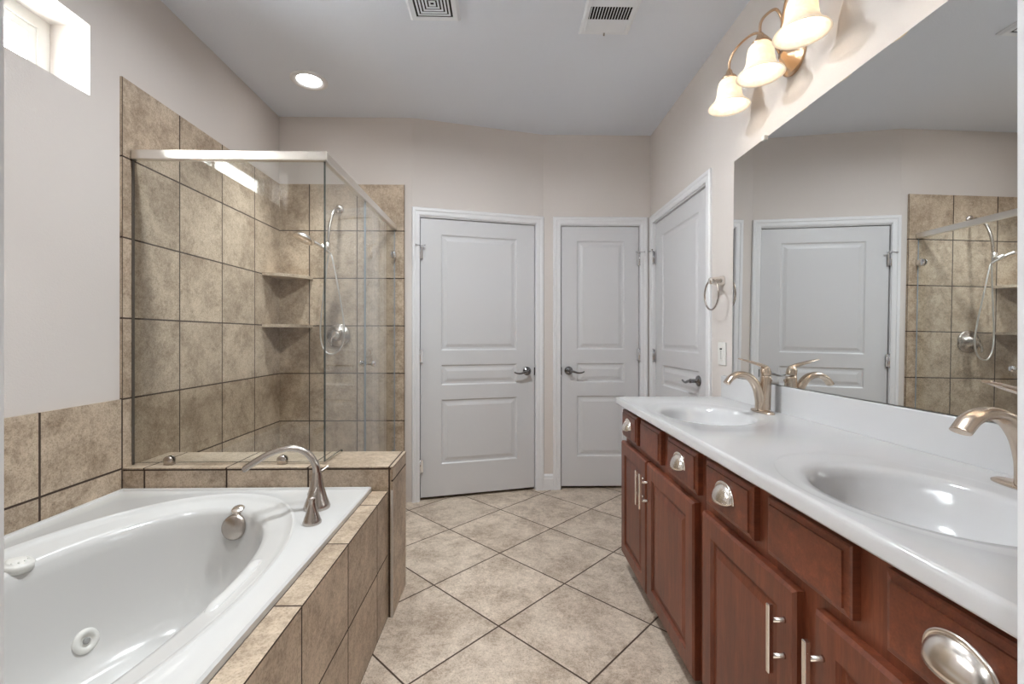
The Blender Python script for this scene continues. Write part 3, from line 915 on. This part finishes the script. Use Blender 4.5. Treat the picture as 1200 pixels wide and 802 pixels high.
# faucets
def faucet(x, y, label):
    root = thing('sink_faucet', label, 'faucet', (x, y, CZ))
    z = CZ
    bm = bm_new(); lathe(bm, [(0.030, 0.0), (0.030, 0.004), (0.026, 0.009), (0.018, 0.011)], T(0, 0, 0), 36, sx=0.9, sy=2.5)
    obj('base_plate', bm, 'nickel', root, local=True)
    bm = bm_new()
    # body: upright column leaning a little to the wall
    tube(bm, [(0.0, 0, 0.006), (0.004, 0, 0.05), (0.011, 0, 0.10), (0.016, 0, 0.148)], [0.027, 0.023, 0.0205, 0.0205], 22, 6)
    obj('body', bm, 'nickel', root, local=True)
    bm = bm_new()
    tube(bm, [(-0.006, 0, 0.008), (-0.010, 0, 0.055), (-0.024, 0, 0.105), (-0.052, 0, 0.142), (-0.090, 0, 0.155), (-0.125, 0, 0.144), (-0.148, 0, 0.118)],
         [0.022, 0.0205, 0.0205, 0.021, 0.0215, 0.022, 0.022], 20, 8, flat=[1.0, 0.85, 0.6, 0.5], up=(1, 0, 0))
    obj('spout', bm, 'nickel', root, local=True)
    bm = bm_new()
    lathe(bm, [(0.0195, 0), (0.0205, 0.004), (0.0195, 0.024), (0.014, 0.036), (0, 0.040)], T(0.016, 0, 0.151) @ axis_to((-0.16, 0, 1)), 22)
    tube(bm, [(0.018, 0, 0.182), (-0.010, 0, 0.194), (-0.050, 0, 0.206), (-0.096, 0, 0.219)], [0.013, 0.016, 0.0165, 0.009], 16, 6, flat=[0.7, 0.4, 0.32], up=(0, 0, 1))
    obj('lever', bm, 'nickel', root, local=True)
    bm = bm_new(); tube(bm, [(0.034, 0.004, 0.008), (0.036, 0.004, 0.06), (0.038, 0.004, 0.125)], 0.0028, 8, 3); lathe(bm, [(0.003, 0), (0.006, 0.004), (0.005, 0.011), (0, 0.013)], T(0.038, 0.004, 0.123), 12)
    obj('lift_rod', bm, 'nickel', root, local=True)
    return root
faucet(1.060, 1.830, 'brushed nickel single lever faucet on the sink by the doors')
faucet(1.060, 0.885, 'brushed nickel single lever faucet on the sink by the entrance')

# ------------------------------------------------------------------ mirror
MY0, MY1, MZ0, MZ1 = 0.40, 2.203, 0.984, 2.043
mr_ = thing('wall_mirror', 'large frameless wall mirror above the white countertop', 'mirror', (XR, (MY0 + MY1) / 2, MZ0))
def mx(y, z): return 1.135 - 0.005 * (y - 1.3) + 0.010 * (z - 1.5)     # the glass hangs slightly out of plumb
bm = bm_new()
F = [bm.verts.new((mx(y, z), y, z)) for y, z in ((MY0, MZ0), (MY1, MZ0), (MY1, MZ1), (MY0, MZ1))]
B = [bm.verts.new((XR - 0.0005, y, z)) for y, z in ((MY0, MZ0), (MY1, MZ0), (MY1, MZ1), (MY0, MZ1))]
bm.faces.new(F)
for fc in [bm.faces.new(list(reversed(B)))] + [bm.faces.new((F[i], F[(i + 1) % 4], B[(i + 1) % 4], B[i])) for i in range(4)]: fc.material_index = 1
obj('mirror_glass', bm, 'mirror', mr_, mats=['mirror', 'mirror_edge'])
for y, z in ((1.945, MZ1), (1.00, MZ1)):
    bm = bm_new(); bbox(bm, 1.128, XR - 0.001, y - 0.011, y + 0.011, z - 0.010, z + 0.012, 0.003, 2); obj('clip', bm, 'plastic', mr_)
bm = bm_new(); bbox(bm, 1.126, XR - 0.001, MY1 - 0.012, MY1 + 0.003, 0.9815, 1.010, 0.002, 1); obj('clip', bm, 'mirror_edge', mr_)

# ------------------------------------------------------------------ vanity lights
def vanity_light(y, z, label):
    root = thing('vanity_light', label, 'wall lamp', (XR, y, z))
    bm = bm_new()
    lathe(bm, [(0.075, 0.001), (0.075, 0.010), (0.066, 0.018), (0.058, 0.020), (0.050, 0.030), (0.028, 0.044), (0.016, 0.056), (0.0, 0.058)], T(XR, y, z) @ axis_to((-1, 0, 0)), 36)
    autosmooth(obj('canopy', bm, 'copper', root), 40)
    bxx = 1.010
    for dy in (0.245, 0.0, -0.245):
        zc = z + 0.073
        bm = bm_new()
        if dy:
            pts = [(XR - 0.045, y + 0.01 * (1 if dy > 0 else -1), z), (XR - 0.070, y + dy * 0.12, z + 0.070), (XR - 0.095, y + dy * 0.42, z + 0.155), (XR - 0.122, y + dy * 0.78, z + 0.160), (bxx, y + dy * 0.97, z + 0.125), (bxx, y + dy, zc)]
        else:
            pts = [(XR - 0.045, y, z), (XR - 0.045, y, z + 0.080), (XR - 0.052, y, z + 0.145), (XR - 0.075, y, z + 0.180), (XR - 0.116, y, z + 0.155), (bxx, y, z + 0.120), (bxx, y, zc)]
        tube(bm, pts, 0.0055, 12, 8)
        arm = obj('arm', bm, 'copper', root)
        bm = bm_new(); lathe(bm, [(0.007, 0.036), (0.012, 0.030), (0.016, 0.014), (0.031, 0.0), (0.034, -0.010), (0.030, -0.012)], T(bxx, y + dy, zc - 0.022), 24)
        obj('socket_cup', bm, 'copper', root)
        zt = zc - 0.030
        bm = bm_new()
        prof = [(0.022, 0.0), (0.034, -0.003), (0.043, -0.014), (0.048, -0.032), (0.050, -0.055), (0.053, -0.075), (0.060, -0.093), (0.072, -0.108), (0.084, -0.118), (0.0875, -0.124),
                (0.085, -0.126), (0.080, -0.119), (0.069, -0.110), (0.057, -0.095), (0.050, -0.076), (0.047, -0.055), (0.045, -0.033), (0.040, -0.017), (0.033, -0.007), (0.022, -0.004)]
        lathe(bm, prof, T(bxx, y + dy, zt), 36, caps=(False, False))
        sh = obj('shade', bm, 'shade', root)
        bm = bm_new(); sphere(bm, (bxx, y + dy, zt - 0.036), 0.018, sz=1.25, seg=16)
        obj('bulb', bm, 'bulb', sh)
        ld = bpy.data.lights.new('bulb_light', 'POINT'); ld.energy = BULB_POWER; ld.color = (1.0, 0.96, 0.92); ld.shadow_soft_size = 0.012
        lo = bpy.data.objects.new('bulb_light', ld); COL.objects.link(lo); lo.location = (bxx - XR, dy, zt - 0.072 - z); lo.parent = root
    return root
vanity_light(1.757, 2.288, 'three bell shade wall lamp above the mirror, near the doors')
vanity_light(0.850, 2.290, 'added unseen three bell shade wall lamp above the mirror, near the entrance')  # added out of view to light the room, assumed over the second sink

# ------------------------------------------------------------------ towel ring, control plate
tr = thing('towel_ring', 'brushed nickel towel ring on the wall between the door and the mirror', 'towel ring', (XR, 2.338, 1.472))
bm = bm_new(); lathe(bm, [(0.027, 0.0), (0.027, 0.005), (0.0235, 0.020), (0.020, 0.045), (0.0175, 0.066), (0.013, 0.072), (0, 0.073)], T(XR, 2.338, 1.472) @ axis_to((-1, 0, 0)), 24)
obj('post', bm, 'satin', tr)
bm = bm_new()
tube(bm, [(XR - 0.060, 2.338 + 0.078 * math.sin(2 * PI * k / 32), 1.400 + 0.078 * math.cos(2 * PI * k / 32)) for k in range(33)], 0.0048, 10, 1, smooth=False, caps=False)
obj('ring', bm, 'tubnickel', tr)

cp = thing('control_plate', 'white wall control plate with small buttons under the towel ring', 'switch plate', (XR, 2.338, 1.092))
bm = bm_new(); bbox(bm, XR - 0.007, XR - 0.0005, 2.338 - 0.041, 2.338 + 0.041, 1.092 - 0.060, 1.092 + 0.060, 0.003, 2); obj('plate', bm, 'plastic', cp)
bm = bm_new(); bbox(bm, XR - 0.010, XR - 0.006, 2.338 - 0.017, 2.338 + 0.017, 1.092 - 0.034, 1.092 + 0.034, 0.001, 1); obj('insert', bm, 'plastic', cp)
bm = bm_new(); box(bm, XR - 0.0108, XR - 0.0095, 2.338 - 0.011, 2.338 + 0.011, 1.113, 1.121); obj('indicator', bm, 'dark', cp)
for i in range(4):
    bm = bm_new(); lathe(bm, [(0.0035, 0), (0.003, 0.0016), (0, 0.002)], T(XR - 0.010, 2.338, 1.102 - i * 0.011) @ axis_to((-1, 0, 0)), 10); obj('button', bm, 'rubber', cp)

# ------------------------------------------------------------------ ceiling fittings
def downlight(x, y, label, power, spread):
    root = thing('recessed_light', label, 'ceiling light', (x, y, H))
    bm = bm_new(); lathe(bm, [(0.107, 0.0), (0.107, -0.005), (0.098, -0.010), (0.078, -0.008), (0.068, 0.0)], T(x, y, H), 40, caps=(False, False)); obj('trim_ring', bm, 'trim', root)
    bm = bm_new(); lathe(bm, [(0.070, -0.001), (0.066, -0.0030), (0.0, -0.004)], T(x, y, H), 36); obj('lens', bm, 'lens', root)
    ld = bpy.data.lights.new('downlight', 'AREA'); ld.shape = 'DISK'; ld.size = 0.13; ld.energy = power; ld.spread = R(spread); ld.color = (0.92, 0.97, 1.0)
    lo = bpy.data.objects.new('downlight', ld); COL.objects.link(lo); lo.location = (0, 0, -0.012); lo.parent = root
    return root
downlight(-1.180, 2.776, 'round recessed ceiling light over the glass shower', CAN_POWER * 0.14, 75)
downlight(-0.90, 1.05, 'added unseen recessed ceiling light over the bathtub', CAN_POWER * 0.06, 70)  # added lamp above the view, brightens the tub
downlight(-0.22, 1.86, 'added unseen recessed ceiling light over the open floor', CAN_POWER * 0.62, 168)  # added lamp out of view, brightens the floor and back wall

downlight(-0.7, -0.75, 'added unseen fill light in the room beyond the entrance, window side', BED_FILL_POWER, 100)  # added unseen lamp, its bounce off the carpet lifts ceiling and upper walls
downlight(0.7, -0.75, 'added unseen fill light in the room beyond the entrance, vanity side', BED_FILL_POWER, 100)  # its added twin for the same upward bounce

ef = thing('exhaust_fan', 'square white exhaust fan grille with concentric slots in the ceiling', 'fan grille', (-0.330, 2.100, H))
fx, fy, fs = -0.330, 2.108, 0.122
bm = bm_new()
rings(bm, [rrect(fx - fs, fx + fs, fy - fs, fy + fs, H), rrect(fx - fs, fx + fs, fy - fs, fy + fs, H - 0.006), rrect(fx - fs + 0.012, fx + fs - 0.012, fy - fs + 0.012, fy + fs - 0.012, H - 0.016),
           rrect(fx - 0.088, fx + 0.088, fy - 0.088, fy + 0.088, H - 0.016), rrect(fx - 0.088, fx + 0.088, fy - 0.088, fy + 0.088, H - 0.004)])
for f in bm.faces: f.smooth = False
obj('frame', bm, 'vent', ef)
bm = bm_new(); box(bm, fx - 0.09, fx + 0.09, fy - 0.09, fy + 0.09, H - 0.0125, H - 0.0005); obj('backing', bm, 'dark', ef)
r = 0.078
while r > 0.015:
    bm = bm_new()
    q = r - 0.008
    rings(bm, [rrect(fx - r, fx + r, fy - r, fy + r, H - 0.0155), rrect(fx - q, fx + q, fy - q, fy + q, H - 0.0155), rrect(fx - q, fx + q, fy - q, fy + q, H - 0.0120), rrect(fx - r, fx + r, fy - r, fy + r, H - 0.0120), rrect(fx - r, fx + r, fy - r, fy + r, H - 0.0155)])
    for f in bm.faces: f.smooth = False
    obj('slat_ring', bm, 'vent', ef)
    r -= 0.0155

ar = thing('air_register', 'white supply air register with slanted louvres in the ceiling', 'vent', (0.515, 2.20, H))
ax0, ax1, ay0, ay1 = 0.388, 0.642, 2.045, 2.320
bm = bm_new()
rings(bm, [rrect(ax0, ax1, ay0, ay1, H), rrect(ax0, ax1, ay0, ay1, H - 0.004), rrect(ax0 + 0.010, ax1 - 0.010, ay0 + 0.010, ay1 - 0.010, H - 0.011), rrect(ax0 + 0.026, ax1 - 0.026, ay0 + 0.026, ay1 - 0.026, H - 0.011), rrect(ax0 + 0.026, ax1 - 0.026, ay0 + 0.026, ay1 - 0.026, H - 0.002)])
for f in bm.faces: f.smooth = False
obj('frame', bm, 'vent', ar)
bm = bm_new(); box(bm, ax0 + 0.02, ax1 - 0.02, ay0 + 0.02, ay1 - 0.02, H - 0.002, H - 0.0003); obj('backing', bm, 'dark', ar)
bx0, bx1 = ax0 + 0.026, ax1 - 0.026
for i in range(15):
    x = bx0 + 0.004 + i * (bx1 - bx0 - 0.008) / 14
    bm = bm_new()
    v = [bm.verts.new(p) for p in ((x - 0.001, 2.122, H - 0.011), (x + 0.003, 2.122, H - 0.011), (x + 0.006, 2.122, H - 0.002), (x + 0.002, 2.122, H - 0.002),
                                   (x - 0.001, 2.205, H - 0.011), (x + 0.003, 2.205, H - 0.011), (x + 0.006, 2.205, H - 0.002), (x + 0.002, 2.205, H - 0.002))]
    for q in ((0, 1, 2, 3), (7, 6, 5, 4), (0, 4, 5, 1), (1, 5, 6, 2), (2, 6, 7, 3), (3, 7, 4, 0)): bm.faces.new([v[j] for j in q])
    obj('louvre', bm, 'vent', ar)
for i in range(6):
    for base in (2.210, 2.062):
        if base < 2.1 and i > 3: continue
        y = base + i * 0.0145
        bm = bm_new()
        v = [bm.verts.new(p) for p in ((bx0, y, H - 0.006), (bx1, y, H - 0.006), (bx1, y + 0.0112, H - 0.011), (bx0, y + 0.0112, H - 0.011), (bx0, y, H - 0.004), (bx1, y, H - 0.004), (bx1, y + 0.0112, H - 0.009), (bx0, y + 0.0112, H - 0.009))]
        for q in ((0, 1, 2, 3), (7, 6, 5, 4), (0, 4, 5, 1), (1, 5, 6, 2), (2, 6, 7, 3), (3, 7, 4, 0)): bm.faces.new([v[j] for j in q])
        obj('louvre', bm, 'vent', ar)
bm = bm_new(); lathe(bm, [(0.0045, 0), (0.004, 0.012), (0, 0.013)], T(0.515, 2.300, H - 0.011) @ axis_to((0, 0.3, -1)), 10); obj('damper_lever', bm, 'tubnickel', ar)
